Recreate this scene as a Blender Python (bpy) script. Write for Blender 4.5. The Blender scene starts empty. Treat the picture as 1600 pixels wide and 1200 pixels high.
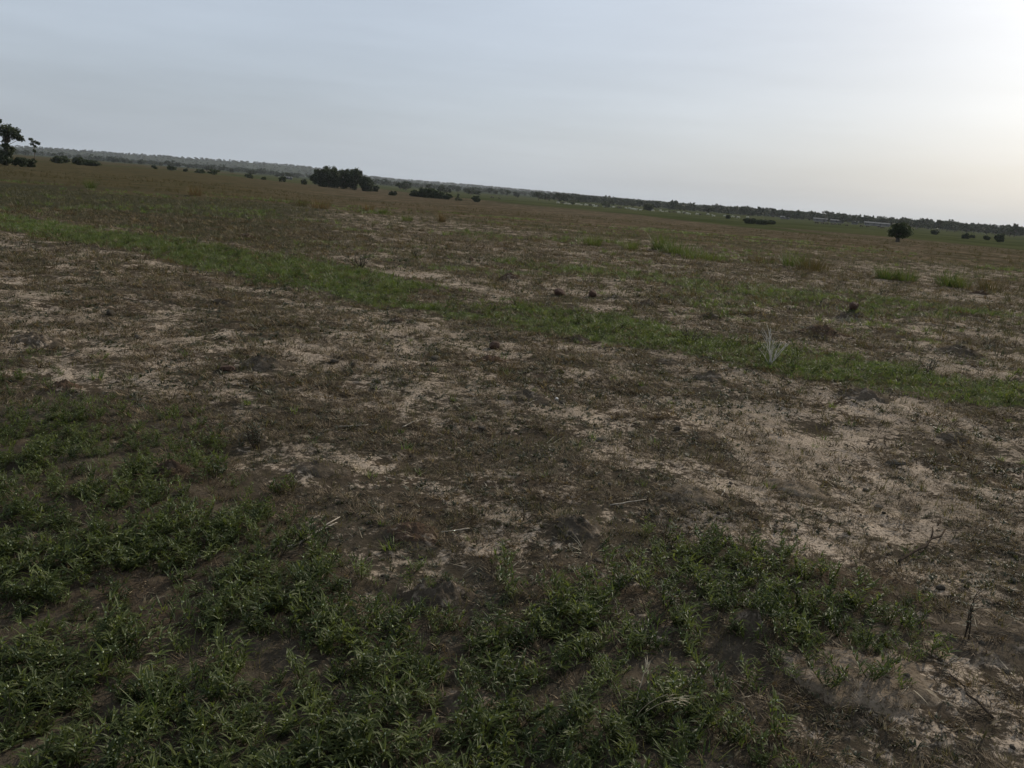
import bpy, math, random
import numpy as np
from mathutils import Vector, Matrix
R = math.radians
rng = np.random.default_rng(7); random.seed(7)
scene = bpy.context.scene
col = scene.collection

# ------------------------------------------------------------------ camera, sky, sun, exposure
EYE = 1.6; PITCH = R(13.2); ROLL = R(4.45); F = 1280.0          # F: focal length in photo pixels (1600 wide)
AXF = np.array((0, math.cos(PITCH), -math.sin(PITCH)))
_r0 = np.array((1., 0, 0)); _u0 = np.array((0, math.sin(PITCH), math.cos(PITCH)))
AXR = math.cos(ROLL)*_r0 + math.sin(ROLL)*_u0
AXU = -math.sin(ROLL)*_r0 + math.cos(ROLL)*_u0
cam_d = bpy.data.cameras.new('camera'); cam = bpy.data.objects.new('camera', cam_d); col.objects.link(cam)
M = Matrix.Identity(4)
for i in range(3):
    M[i][0], M[i][1], M[i][2] = AXR[i], AXU[i], -AXF[i]
M[2][3] = EYE
cam.matrix_world = M
cam_d.sensor_width = 36; cam_d.lens = 36*F/1600; cam_d.clip_start = .05; cam_d.clip_end = 30000
scene.camera = cam

SUN_EL, SUN_AZ = R(27), R(40)                                   # azimuth to the right of the view (+Y)
world = bpy.data.worlds.new('World'); scene.world = world; world.use_nodes = True
nt = world.node_tree; nt.nodes.clear()
out = nt.nodes.new('ShaderNodeOutputWorld'); bg = nt.nodes.new('ShaderNodeBackground')
sky = nt.nodes.new('ShaderNodeTexSky'); sky.sky_type = 'NISHITA'; sky.sun_disc = False
sky.sun_elevation = SUN_EL; sky.sun_rotation = SUN_AZ
sky.air_density = 1.0; sky.dust_density = 3.5; sky.ozone_density = 2.0; sky.altitude = 50
# thin even veil of high cloud over the blue
tc = nt.nodes.new('ShaderNodeTexCoord'); mp = nt.nodes.new('ShaderNodeMapping'); mp.inputs['Scale'].default_value = (1.0, 1.6, 9)
mp.inputs['Rotation'].default_value = (0, R(10), R(20))
nz = nt.nodes.new('ShaderNodeTexNoise'); nz.inputs['Scale'].default_value = 1.7; nz.inputs['Detail'].default_value = 6; nz.inputs['Roughness'].default_value = .55
nt.links.new(tc.outputs['Generated'], mp.inputs[0]); nt.links.new(mp.outputs[0], nz.inputs['Vector'])
rmp = nt.nodes.new('ShaderNodeMapRange'); rmp.inputs['From Min'].default_value = .3; rmp.inputs['From Max'].default_value = .7
rmp.inputs['To Min'].default_value = .90; rmp.inputs['To Max'].default_value = 1.10
nt.links.new(nz.outputs['Fac'], rmp.inputs['Value'])
veil = nt.nodes.new('ShaderNodeMix'); veil.data_type = 'RGBA'; veil.blend_type = 'MULTIPLY'; veil.inputs[0].default_value = 1
sepz = nt.nodes.new('ShaderNodeSeparateXYZ'); nt.links.new(tc.outputs['Generated'], sepz.inputs[0])
el = nt.nodes.new('ShaderNodeMapRange'); el.inputs['From Min'].default_value = 0; el.inputs['From Max'].default_value = .5   # cloud veil a little thicker overhead
el.inputs['To Min'].default_value = .95; el.inputs['To Max'].default_value = 1.30; nt.links.new(sepz.outputs[2], el.inputs['Value'])
vm = nt.nodes.new('ShaderNodeMath'); vm.operation = 'MULTIPLY'; nt.links.new(rmp.outputs[0], vm.inputs[0]); nt.links.new(el.outputs[0], vm.inputs[1])
nt.links.new(vm.outputs[0], veil.inputs[6]); veil.inputs[7].default_value = (9.3, 10.4, 11.7, 1)
gain = nt.nodes.new('ShaderNodeMix'); gain.data_type = 'RGBA'; gain.blend_type = 'MULTIPLY'; gain.inputs[0].default_value = 1; gain.inputs[7].default_value = (.53, .57, .65, 1)
nt.links.new(sky.outputs[0], gain.inputs[6])
mx = nt.nodes.new('ShaderNodeMix'); mx.data_type = 'RGBA'; mx.blend_type = 'ADD'; mx.inputs[0].default_value = 1
nt.links.new(gain.outputs[2], mx.inputs[6]); nt.links.new(veil.outputs[2], mx.inputs[7])
nt.links.new(mx.outputs[2], bg.inputs['Color']); bg.inputs['Strength'].default_value = .051
nt.links.new(bg.outputs[0], out.inputs['Surface'])
sun_d = bpy.data.lights.new('sun', 'SUN'); sun_d.energy = 5; sun_d.angle = R(.6); sun_d.color = (1, .90, .74)
sun = bpy.data.objects.new('sun', sun_d); col.objects.link(sun)
sdir = Vector((math.sin(SUN_AZ)*math.cos(SUN_EL), math.cos(SUN_AZ)*math.cos(SUN_EL), math.sin(SUN_EL)))
sun.rotation_euler = sdir.to_track_quat('Z', 'Y').to_euler(); sun.location = (0, 0, 60)
vs = scene.view_settings; vs.view_transform = 'Standard'; vs.look = 'None'; vs.gamma = 1; vs.use_curve_mapping = False
vs.exposure = -0.3
cy = scene.cycles; cy.max_bounces = 4; cy.diffuse_bounces = 2; cy.glossy_bounces = 2; cy.transmission_bounces = 2; cy.volume_bounces = 0; cy.transparent_max_bounces = 4

# ------------------------------------------------------------------ noise and terrain
_perm = np.random.default_rng(3).random((256, 256))
def vnoise(x, y):
    xi = np.floor(x).astype(int); yi = np.floor(y).astype(int)
    u = x-xi; v = y-yi; u = u*u*(3-2*u); v = v*v*(3-2*v)
    a = _perm[xi & 255, yi & 255]; b = _perm[(xi+1) & 255, yi & 255]
    c = _perm[xi & 255, (yi+1) & 255]; d = _perm[(xi+1) & 255, (yi+1) & 255]
    return (a*(1-u)+b*u)*(1-v)+(c*(1-u)+d*u)*v
def fbm(x, y, wl, oct=4, gain=.5, seed=0):
    s = 0; a = 1; t = 0; f = 1/wl; c, sn = math.cos(.6), math.sin(.6)
    x = x+seed*17.3; y = y-seed*9.1
    for i in range(oct):
        s = s+a*vnoise(x*f+31.7*i, y*f+11.3*i); t += a; a *= gain; f *= 2.03
        x, y = c*x-sn*y, sn*x+c*y
    return s/t
def sstep(a, b, x):
    t = np.clip((x-a)/(b-a), 0, 1); return t*t*(3-2*t)

def big(x, y):
    d = np.hypot(x, y); az = np.arctan2(x, np.maximum(y, 1e-6))
    g = (.14+.86*sstep(R(-25), R(-8), az))*(1-.3*sstep(R(10), R(25), az))
    z = -3.7*g*(1-np.exp(-np.maximum(0, d-45)/230))
    # far low ridge, higher to the left
    prof = 4+21*sstep(R(-9), R(-16), az)*sstep(R(-44), R(-27), az) + 11*sstep(R(12), R(-6), az)*sstep(R(-30), R(-14), az)
    z = z+prof*sstep(2300, 3500, d)
    z = z+(fbm(x, y, 90, 2, seed=5)-.5)*.9*sstep(40, 150, d)*(1-sstep(900, 1600, d))
    return z
def micro(x, y):
    d = np.hypot(x, y)
    m = (fbm(x, y, 1.5, 2, seed=1)-.5)*.10+(fbm(x, y, .38, 3, .55, seed=2)-.5)*.055
    m = m+(fbm(x, y, .085, 3, .6, seed=3)-.5)*.026
    return m*(1-.6*sstep(25, 60, d))*(1-sstep(120, 200, d))
HEAPS = []                                                      # (x, y, half width, depth ratio, height, seed) of the earth heaps
def heap_z(x, y, hp):
    hx, hy, w, dr, h, seed = hp; gx, gy = x-hx, y-hy
    r = np.hypot(gx, gy/dr)/w; r = r*(1+.5*(fbm(gx, gy, w*.8, 3, .6, seed=seed)-.5))
    sh = np.exp(-(r*1.75)**2*1.0)
    return h*sh*(1+.7*(fbm(gx, gy, w*.5, 4, .65, seed=seed+2)-.5))+(fbm(gx, gy, max(w*.16, .03), 4, .7, seed=seed+4)-.5)*h*.9*sh
def height(x, y):
    x = np.asarray(x, float); y = np.asarray(y, float)
    z = big(x, y)+micro(x, y); shp = z.shape; xf, yf, zf = x.ravel(), y.ravel(), z.ravel().copy()
    for hp in HEAPS:
        k = np.nonzero((np.abs(xf-hp[0]) < hp[2]*1.9) & (np.abs(yf-hp[1]) < hp[2]*1.9))[0]
        if len(k): zf[k] += heap_z(xf[k], yf[k], hp)
    return zf.reshape(shp)
def H(x, y): return float(height(np.array([x]), np.array([y]))[0])
def ray(px, py):
    v = AXF*F+AXR*(px-800)+AXU*(600-py); return v/np.linalg.norm(v)
def at(px, py):
    """ground point seen at a photo pixel"""
    v = ray(px, py); t = np.geomspace(1.2, 3000, 6000)
    z = EYE+v[2]*t-big(v[0]*t, v[1]*t)
    k = int(np.argmax(z < 0)) if (z < 0).any() else len(t)-1
    return float(v[0]*t[k]), float(v[1]*t[k])
def far(px, d):
    v = ray(px, 600-F*math.tan(PITCH)/math.cos(ROLL)+(px-800)*math.tan(ROLL)); a = math.atan2(v[0], v[1])
    return d*math.sin(a), d*math.cos(a)
def edge(pts):
    P = np.array([at(*p) for p in pts]); o = np.argsort(P[:, 0]); P = P[o]
    x0, y0 = P[0]; sl0 = (P[1, 1]-y0)/(P[1, 0]-x0); x1, y1 = P[-1]; sl1 = (y1-P[-2, 1])/(x1-P[-2, 0])
    X = np.concatenate(([x0-60], P[:, 0], [x1+60])); Y = np.concatenate(([y0-60*sl0], P[:, 1], [y1+60*sl1]))
    return lambda x: np.interp(x, X, Y)
G1 = 'low earth mounds on the bare soil'
mounds = [
 (1330, 1070, 250, 22, 'mound_sandy', 'wide crumbling sandy heap beside the foreground weeds'),
 (1570, 1020, 220, 26, 'mound_soil', 'broad flat grey heap with the thin leafless sapling on its edge'),
 (905, 850, 95, 30, 'mound_soil', 'earth mound with a straw tuft at its foot'),
 (265, 765, 90, 34, 'mound_red', 'dark earth heap almost overgrown by the weed patch'),
 (690, 950, 110, 40, 'mound_soil', 'dark heap at the back edge of the weeds'),
 (735, 1115, 120, 26, 'mound_soil', 'low bare heap ringed by weeds'),
 (650, 842, 90, 20, 'mound_red', 'dark low heap by the pale forked stick'),
 (60, 545, 95, 26, 'mound_soil', 'grey mound standing alone on the open soil'),
 (1330, 508, 62, 22, 'mound_soil', 'mound crowned with a dark red lump'),
 (1278, 535, 90, 24, 'mound_red', 'reddish mound beside the bleached dry shrub'),
 (1350, 630, 85, 17, 'mound_soil', 'low mound at the near edge of the grass strip'),
 (1012, 484, 34, 13, 'mound_soil', 'pointed mound just past the grass strip'),
 (960, 472, 32, 10, 'mound_soil', 'flat little mound beside the two red lumps'),
 (797, 442, 42, 14, 'mound_red', 'dark mound at the far edge of the strip'),
 (905, 535, 36, 13, 'mound_soil', 'grey mound touching the near side of the strip'),
 (1500, 560, 70, 17, 'mound_soil', 'long grey heap past the strip by a sand patch'),
 (1112, 502, 36, 10, 'mound_soil', 'low mound just past the bright strip near the pointed one'), (1530, 465, 32, 9, 'mound_red', 'small dark mound by the drooping yellow tussock'), (1040, 574, 60, 13, 'mound_soil', 'flat mound along the near edge of the strip'),
 (828, 636, 100, 22, 'mound_soil', 'wide grey heap by the small white pebble'), (1490, 690, 60, 14, 'mound_soil', 'heap behind the half sunk grey stone'), (400, 690, 70, 15, 'mound_soil', 'heap under the wiry grey shrublet'),
 (100, 612, 60, 17, 'mound_red', 'dark reddish heap at the fringe of the weed patch'), (352, 478, 40, 10, 'mound_soil', 'small mound on brown soil before the strip'), (420, 580, 90, 20, 'mound_soil', None), (620, 508, 36, 10, 'mound_red', None),
 (770, 572, 60, 13, 'mound_red', 'reddish heap by the single red clay lump'), (1110, 600, 60, 14, 'mound_soil', None), (500, 745, 100, 20, 'mound_soil', None), (1080, 790, 110, 18, 'mound_sandy', None),
 (385, 376, 30, 9, 'mound_red', 'reddish mound on pale ground beyond the strip'), (1240, 770, 120, 18, 'mound_sandy', None), (1180, 1000, 90, 30, 'mound_soil', 'heap hidden among the weeds beside the wide sandy heap'), (480, 940, 70, 26, 'mound_soil', 'small dark heap swallowed by the weed patch')]
for i, (px, py, w, h, mt, lb) in enumerate(mounds):
    hx, hy = at(px, py-h*.35); k = math.hypot(math.hypot(hx, hy), EYE)/F
    HEAPS.append((hx, hy, w*k*.62, .8, h*k*.62, 30+i))
strip_far = edge([(0, 333), (200, 362), (400, 394), (560, 415), (700, 452), (850, 476), (1000, 497), (1200, 535), (1400, 570), (1600, 588)])
strip_near = edge([(0, 362), (200, 402), (400, 448), (600, 488), (800, 522), (1000, 552), (1150, 580), (1300, 612), (1500, 638), (1600, 648)])
strip2_far = edge([(0, 325), (300, 357), (680, 388), (1000, 424), (1300, 458), (1600, 478)])
strip2_near = edge([(0, 332), (300, 372), (680, 402), (1000, 442), (1300, 482), (1600, 516)])
weed_edge = edge([(0, 590), (200, 668), (330, 750), (430, 835), (560, 895), (700, 950), (850, 985), (1000, 990), (1130, 1020), (1210, 1120)])
dry_near = edge([(0, 286), (300, 314), (520, 326), (700, 352), (1000, 382), (1250, 405), (1600, 432)])
dry_far = edge([(0, 249), (200, 254.5), (400, 274), (600, 296), (800, 318), (1000, 336), (1200, 354), (1400, 377), (1600, 391)])
CL = at(1170, 955)
def masks(x, y):
    d = np.hypot(x, y)
    n1 = fbm(x, y, .9, 4, .55, seed=11); n2 = fbm(x, y, .35, 4, .6, seed=12); n3 = fbm(x, y, 3.5, 3, seed=13); n4 = fbm(x, y, 14., 3, seed=14)
    wob = (n1-.5)*1.5
    weed = sstep(-.75, .75, (weed_edge(x)-y)+wob*1.1)*sstep(1.45, .45, x+wob*.35)
    cl = np.hypot((x-CL[0])/.62, (y-CL[1])/.5)
    weed = np.maximum(weed, sstep(1.5, .35, cl+wob*.9)*.9)
    fn, ff = strip_near(x), strip_far(x); w = np.maximum(ff-fn, .8)
    t = (y-fn+wob*.8)/w
    strip = sstep(-.02, .30, t)*sstep(1.06, .70, t)*sstep(.22, .42, n3*.5+n1*.5)
    fn2, ff2 = strip2_near(x), strip2_far(x); w2 = np.maximum(ff2-fn2, 1.)
    t2 = (y-fn2+wob*1.2)/w2
    strip2 = sstep(-.1, .3, t2)*sstep(1.2, .7, t2)*sstep(.42, .64, n3*.6+n1*.4)*.75
    beyond = sstep(0, 1.5, y-ff)
    patch = beyond*sstep(.52, .68, n3*.6+n1*.4)*(1-sstep(60, 130, d))*.6
    dr = dry_near(x)
    dry = sstep(-.14, .30, (y-dr)/np.maximum(dr, 5)+(n3-.5)*.7+(n1-.5)*.3)
    df = dry_far(x); fg = sstep(-.06, .06, (y-df)/np.maximum(df, 20)+(n4-.5)*.05)
    left = sstep(2., -8., x)
    leftfar = sstep(-.16, -.42, x/np.maximum(y, 1))
    stub = beyond*(1-dry)*(.35+.65*leftfar)
    sand = .41+.05*sstep(-1.2, 2.6, x)*sstep(9, 5, d)+.04*sstep(.2, 2.2, x)
    sand = sand+.09*sstep(4, 7.5, d)*(1-beyond)+.05*beyond*(1-leftfar)-.22*stub*leftfar-.12*dry-.06*leftfar*beyond
    sand = sand-.10*sstep(-.3, -2.2, x)*sstep(7.5, 5.5, d)
    sand = sand-.35*weed-.5*strip-.45*strip2-.25*patch-.6*fg
    sfield = np.clip(.5+(sand+(.7*n2+.3*n1-.5)*1.15-.46)*2.2, 0, 1)
    green = np.clip(np.maximum.reduce([weed*.8, strip, strip2, patch]), 0, 1); moss = np.clip(np.maximum.reduce([weed*.30, strip, strip2, patch*.8]), 0, 1)
    return dict(weed=weed, strip=strip, strip2=strip2, patch=patch, dry=dry, fargreen=fg, stub=stub, sand=sfield, green=green, moss=moss,
                left=leftfar, beyond=beyond, n1=n1, n3=n3, d=d)

# ------------------------------------------------------------------ materials
MAT = {}
class NB:
    def __init__(s, name):
        s.m = bpy.data.materials.new(name); s.m.use_nodes = True; s.t = s.m.node_tree; s.t.nodes.clear()
        s.out = s.t.nodes.new('ShaderNodeOutputMaterial'); MAT[name] = s.m
    def n(s, kind, **kw):
        x = s.t.nodes.new('ShaderNode'+kind)
        for k, v in kw.items():
            if k in x.inputs: x.inputs[k].default_value = v
            else: setattr(x, k, v)
        return x
    def l(s, a, b): s.t.links.new(a, b)
    def noise(s, scale, detail=4, rough=.55, vec=None):
        x = s.n('TexNoise', Scale=scale, Detail=detail, Roughness=rough)
        if vec is not None: s.l(vec, x.inputs['Vector'])
        return x.outputs['Fac']
    def rng(s, v, a, b, c=0., d=1., smooth=True):
        x = s.n('MapRange'); x.interpolation_type = 'SMOOTHSTEP' if smooth else 'LINEAR'
        s.l(v, x.inputs['Value'])
        for k, q in zip(('From Min', 'From Max', 'To Min', 'To Max'), (a, b, c, d)): x.inputs[k].default_value = q
        return x.outputs['Result']
    def math(s, op, a, b=None, clamp=False):
        x = s.n('Math', operation=op); x.use_clamp = clamp
        for i, q in enumerate((a, b)):
            if q is None: continue
            if isinstance(q, (int, float)): x.inputs[i].default_value = q
            else: s.l(q, x.inputs[i])
        return x.outputs[0]
    def mix(s, f, a, b, blend='MIX'):
        x = s.n('Mix', data_type='RGBA', blend_type=blend)
        for i, q in ((0, f), (6, a), (7, b)):
            if isinstance(q, (int, float)): x.inputs[i].default_value = q
            elif isinstance(q, tuple): x.inputs[i].default_value = (*q, 1)
            else: s.l(q, x.inputs[i])
        return x.outputs[2]
    def attr(s, name): return s.n('Attribute', attribute_name=name).outputs['Fac']

def leafmat(name, c1, c2, c3=None, transl=.4, rough=.5, spec=.35, nscale=9):
    b = NB(name)
    oi = b.n('ObjectInfo'); tc = b.n('TexCoord')
    c = b.mix(oi.outputs['Random'], c1, c2)
    if c3: c = b.mix(b.rng(b.noise(nscale, 2, vec=tc.outputs['Object']), .52, .68), c, c3)
    p = b.n('BsdfPrincipled', Roughness=rough); p.inputs['Specular IOR Level'].default_value = spec
    t = b.n('BsdfTranslucent'); ms = b.n('MixShader'); ms.inputs[0].default_value = transl
    b.l(c, p.inputs['Base Color']); b.l(b.mix(1., c, (1.25, 1.25, .8), 'MULTIPLY'), t.inputs['Color'])
    b.l(p.outputs[0], ms.inputs[1]); b.l(t.outputs[0], ms.inputs[2]); b.l(ms.outputs[0], b.out.inputs['Surface'])
    return b.m
def solid(name, c1, c2, scale=30, rough=.9, bump=0., bscale=60, spec=.2):
    b = NB(name); tc = b.n('TexCoord')
    c = b.mix(b.rng(b.noise(scale, 5, .6, tc.outputs['Object']), .35, .65), c1, c2)
    p = b.n('BsdfPrincipled', Roughness=rough); p.inputs['Specular IOR Level'].default_value = spec
    b.l(c, p.inputs['Base Color'])
    if bump:
        bp = b.n('Bump', Strength=bump, Distance=.02); b.l(b.noise(bscale, 5, .65, tc.outputs['Object']), bp.inputs['Height']); b.l(bp.outputs[0], p.inputs['Normal'])
    b.l(p.outputs[0], b.out.inputs['Surface']); return b.m

SOIL = (.036, .030, .022); SOIL2 = (.066, .054, .040); SAND = (.325, .262, .202); SAND2 = (.205, .165, .126)
leafmat('weed_leaf', (.028, .042, .012), (.095, .115, .034), (.18, .185, .075), .48, .52, .24)
leafmat('bud', (.38, .42, .25), (.55, .58, .40), None, .3)
leafmat('grass_blade', (.038, .064, .016), (.10, .132, .034), (.15, .15, .06), .45, .5, .35)
leafmat('seedling_leaf', (.022, .028, .012), (.052, .050, .024), (.075, .058, .032), .3, .6)
leafmat('sprig', (.026, .030, .012), (.10, .088, .044), (.15, .125, .075), .3, .7, .25, 25)
leafmat('litter', (.032, .023, .014), (.13, .092, .055), (.25, .195, .125), .2, .8, .2, 25)
leafmat('straw', (.17, .14, .09), (.30, .25, .17), None, .2, .6)
leafmat('dry_grass', (.052, .045, .021), (.072, .054, .026), (.052, .056, .022), .35, .7, .2)
leafmat('tawny_grass', (.095, .066, .034), (.115, .076, .038), (.07, .05, .026), .35, .7, .2)
leafmat('tussock_green', (.045, .068, .017), (.07, .09, .024), (.10, .10, .038), .4, .6, .2)
leafmat('tree_leaf', (.022, .034, .013), (.034, .048, .018), (.045, .055, .022), .25, .6, .3, 1.2)
leafmat('far_leaf', (.020, .028, .014), (.034, .043, .020), None, .2, .7, .2)
solid('bark', (.07, .055, .042), (.12, .10, .08), 12, .9, .6, 40)
solid('dead_twig', (.20, .17, .13), (.32, .28, .23), 30, .8)
solid('bleached_twig', (.38, .35, .31), (.52, .48, .43), 30, .9, spec=0.)
solid('dark_twig', (.03, .024, .018), (.06, .046, .035), 30, 1., spec=0.)
solid('stone', (.08, .07, .055), (.14, .12, .095), 9, 1., .6, 30, spec=0.)
solid('white_stone', (.45, .43, .4), (.6, .58, .55), 9, .7)
solid('clod', SOIL, SOIL2, 20, .95, .5, 60)
solid('red_clod', (.050, .030, .021), (.08, .046, .032), 20, .95, .6, 50)
solid('cow_white', (.42, .40, .32), (.55, .52, .44), 2, .8)
solid('cow_dark', (.035, .028, .024), (.07, .05, .04), 2, .8)
solid('horn', (.25, .22, .18), (.35, .3, .25), 8, .5)
solid('plaster', (.12, .117, .11), (.17, .165, .155), .6, 1., spec=0.)
solid('roof_sheet', (.10, .10, .097), (.14, .137, .13), .5, 1., spec=0.)
solid('opening', (.06, .06, .058), (.09, .088, .085), 1, .6)

def soil_mound_mat(name, a, b2, sandamt):
    b = NB(name); tc = b.n('TexCoord'); g = b.n('NewGeometry')
    v = g.outputs['Position']
    c = b.mix(b.rng(b.noise(5, 5, .6, v), .35, .65), a, b2)
    c = b.mix(b.rng(b.noise(14, 5, .65, v), .56-sandamt*.12, .66), c, SAND2)
    c = b.mix(b.math('MULTIPLY', b.rng(b.noise(55, 3, .7, v), .5, .62), .55), c, (.035, .027, .019))
    p = b.n('BsdfPrincipled', Roughness=1.); p.inputs['Specular IOR Level'].default_value = 0.
    b.l(c, p.inputs['Base Color'])
    bp = b.n('Bump', Strength=.9, Distance=.012); b.l(b.noise(45, 6, .7, v), bp.inputs['Height']); b.l(bp.outputs[0], p.inputs['Normal'])
    b.l(p.outputs[0], b.out.inputs['Surface'])
soil_mound_mat('mound_soil', (.055, .045, .034), (.085, .068, .050), .3)
soil_mound_mat('mound_sandy', (.10, .08, .058), (.16, .125, .09), .7)
soil_mound_mat('mound_red', (.045, .032, .023), (.075, .050, .035), .1)

def ground_mat():
    b = NB('field_ground'); g = b.n('NewGeometry'); v = g.outputs['Position']
    sand, green, dry, fg, stub, lit, left = [b.attr(a) for a in ('sand', 'green', 'dry', 'fargreen', 'stub', 'litterm', 'left')]
    nf = b.noise(30, 5, .7, v); nm = b.noise(9, 5, .65, v); nl = b.noise(.9, 4, .6, v); nx = b.noise(.12, 4, .6, v); ng = b.noise(2.6, 5, .65, v)
    soil = b.mix(b.rng(nm, .32, .68), SOIL, SOIL2)
    soil = b.mix(b.math('MULTIPLY', b.rng(nl, .45, .7), .5), soil, (.068, .046, .031))
    # crisp pale sand where the crust is worn through
    sm = b.math('ADD', sand, b.math('MULTIPLY', b.math('SUBTRACT', nf, .5), 2.6))
    sm = b.math('ADD', sm, b.math('MULTIPLY', b.math('SUBTRACT', nm, .5), 2.2))
    sm = b.rng(sm, .46, .80)
    sandc = b.mix(b.rng(nl, .35, .65), SAND2, SAND)
    c = b.mix(sm, soil, sandc)
    # dead thatch flecks
    th = b.math('MULTIPLY', b.rng(b.noise(75, 3, .75, v), .48, .60), b.math('MULTIPLY', lit, .75))
    c = b.mix(th, c, (.032, .026, .018))
    gr = b.mix(b.rng(ng, .35, .65), (.032, .040, .015), (.055, .068, .024))
    gm = b.rng(b.math('ADD', green, b.math('MULTIPLY', b.math('SUBTRACT', nm, .5), .9)), .30, .75)
    c = b.mix(b.math('MULTIPLY', gm, .85), c, gr)
    st = b.mix(b.rng(ng, .4, .62), (.026, .027, .016), (.045, .041, .025))
    c = b.mix(b.math('MULTIPLY', b.rng(b.math('ADD', stub, b.math('MULTIPLY', b.math('SUBTRACT', nl, .5), .9)), .35, .8), .85), c, st)
    dg = b.mix(left, b.mix(b.rng(nx, .4, .6), (.060, .046, .029), (.080, .057, .037)), b.mix(b.rng(nx, .4, .6), (.055, .046, .024), (.065, .050, .027)))
    dg = b.mix(b.math('MULTIPLY', b.rng(nl, .42, .66), .6), dg, (.038, .035, .020))
    dm = b.math('MULTIPLY', dry, b.math('SUBTRACT', 1., b.math('MULTIPLY', sm, .7)))
    c = b.mix(dm, c, dg)
    # worn pale streaks on the far dry field
    c = b.mix(b.math('MULTIPLY', b.math('MULTIPLY', dry, b.rng(b.noise(.35, 6, .7, v), .58, .68)), b.math('SUBTRACT', .75, b.math('MULTIPLY', left, .65))), c, SAND2)
    c = b.mix(b.math('MULTIPLY', b.math('MULTIPLY', dry, b.rng(b.noise(.22, 6, .65, v), .47, .58)), .75), c, (.032, .031, .017))
    fgc = b.mix(b.rng(b.noise(.03, 6, .65, v), .42, .58), (.030, .036, .014), (.048, .050, .022))
    c = b.mix(fg, c, fgc)
    c = b.mix(b.attr('wood'), c, (.028, .034, .020))
    p = b.n('BsdfPrincipled', Roughness=1.); p.inputs['Specular IOR Level'].default_value = 0.
    b.l(c, p.inputs['Base Color'])
    bp = b.n('Bump', Strength=.8, Distance=.012); b.l(b.math('ADD', nf, b.math('MULTIPLY', nm, 1.5)), bp.inputs['Height']); b.l(bp.outputs[0], p.inputs['Normal'])
    b.l(p.outputs[0], b.out.inputs['Surface'])
ground_mat()

# ------------------------------------------------------------------ helpers
def tag(o, label=None, cat=None, group=None, kind=None):
    if label: o['label'] = label
    if cat: o['category'] = cat
    if group: o['group'] = group
    if kind: o['kind'] = kind
    return o
def link(o, parent=None):
    col.objects.link(o); o.parent = parent; return o
class MB:
    def __init__(s): s.v = []; s.f = []; s.mi = []; s.cur = 0
    def add(s, vs, fs):
        k = len(s.v); s.v += [tuple(p) for p in vs]; s.f += [tuple(i+k for i in f) for f in fs]; s.mi += [s.cur]*len(fs)
    def blade(s, base, az, L, W, lean, curve, n=3, fold=.0, prof=None, twist=0.):
        """ribbon leaf starting at base, leaning from the vertical by lean and bending over by curve"""
        b = Vector(base); th = lean; p = b.copy(); ca, sa = math.cos(az), math.sin(az)
        vs = []; seg = L/n
        for i in range(n+1):
            t = i/n; w = W*.5*(prof(t) if prof else (1-t**1.6))
            side = Vector((-sa, ca, 0))*math.cos(twist)+Vector((ca*-math.cos(th), sa*-math.cos(th), math.sin(th)))*math.sin(twist)
            if i == n: vs.append(p.copy())
            else:
                if fold:
                    up = Vector((-ca*math.cos(th), -sa*math.cos(th), math.sin(th)))*fold*w
                    vs += [p-side*w+up, p.copy(), p+side*w+up]
                else: vs += [p-side*w, p+side*w]
            p = p+Vector((ca*math.sin(th), sa*math.sin(th), math.cos(th)))*seg
            th += curve/n
        fs = []; c = 3 if fold else 2
        for i in range(n-1):
            for k in range(c-1): fs.append((i*c+k, i*c+k+1, (i+1)*c+k+1, (i+1)*c+k))
        for k in range(c-1): fs.append(((n-1)*c+k, (n-1)*c+k+1, n*c))
        s.add(vs, fs)
    def tube(s, pts, rad, n=5):
        pts = [Vector(p) for p in pts]; vs = []; fs = []
        for i, p in enumerate(pts):
            d = (pts[min(i+1, len(pts)-1)]-pts[max(i-1, 0)]).normalized()
            a = d.cross(Vector((.31, .87, .2))).normalized(); b = d.cross(a)
            r = rad[i] if hasattr(rad, '__len__') else rad
            vs += [p+(a*math.cos(2*math.pi*k/n)+b*math.sin(2*math.pi*k/n))*r for k in range(n)]
        for i in range(len(pts)-1):
            for k in range(n): fs.append((i*n+k, i*n+(k+1) % n, (i+1)*n+(k+1) % n, (i+1)*n+k))
        fs.append(tuple(range(n))[::-1]); fs.append(tuple(range((len(pts)-1)*n, len(pts)*n)))
        s.add(vs, fs)
    def octa(s, c, r, h=1.):
        c = Vector(c); s.add([c+Vector(v)*r for v in ((1, 0, 0), (0, 1, 0), (-1, 0, 0), (0, -1, 0), (0, 0, h), (0, 0, -h))],
              [(0, 1, 4), (1, 2, 4), (2, 3, 4), (3, 0, 4), (1, 0, 5), (2, 1, 5), (3, 2, 5), (0, 3, 5)])
    def box(s, lo, hi):
        x0, y0, z0 = lo; x1, y1, z1 = hi
        s.add([(x0, y0, z0), (x1, y0, z0), (x1, y1, z0), (x0, y1, z0), (x0, y0, z1), (x1, y0, z1), (x1, y1, z1), (x0, y1, z1)],
              [(3, 2, 1, 0), (4, 5, 6, 7), (0, 1, 5, 4), (1, 2, 6, 5), (2, 3, 7, 6), (3, 0, 4, 7)])
    def mesh(s, name, mats, smooth=False):
        me = bpy.data.meshes.new(name); me.from_pydata(s.v, [], s.f)
        for m in (mats if isinstance(mats, (list, tuple)) else [mats]): me.materials.append(MAT[m])
        me.polygons.foreach_set('material_index', s.mi)
        if smooth: me.polygons.foreach_set('use_smooth', [True]*len(me.polygons))
        return me
    def build(s, name, mats, parent=None, smooth=False, stuff=False):
        o = link(bpy.data.objects.new(name, s.mesh(name, mats, smooth)), parent)
        if stuff: o['kind'] = 'stuff'              # leaflets too small to pick apart stay one part
        return o
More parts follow.
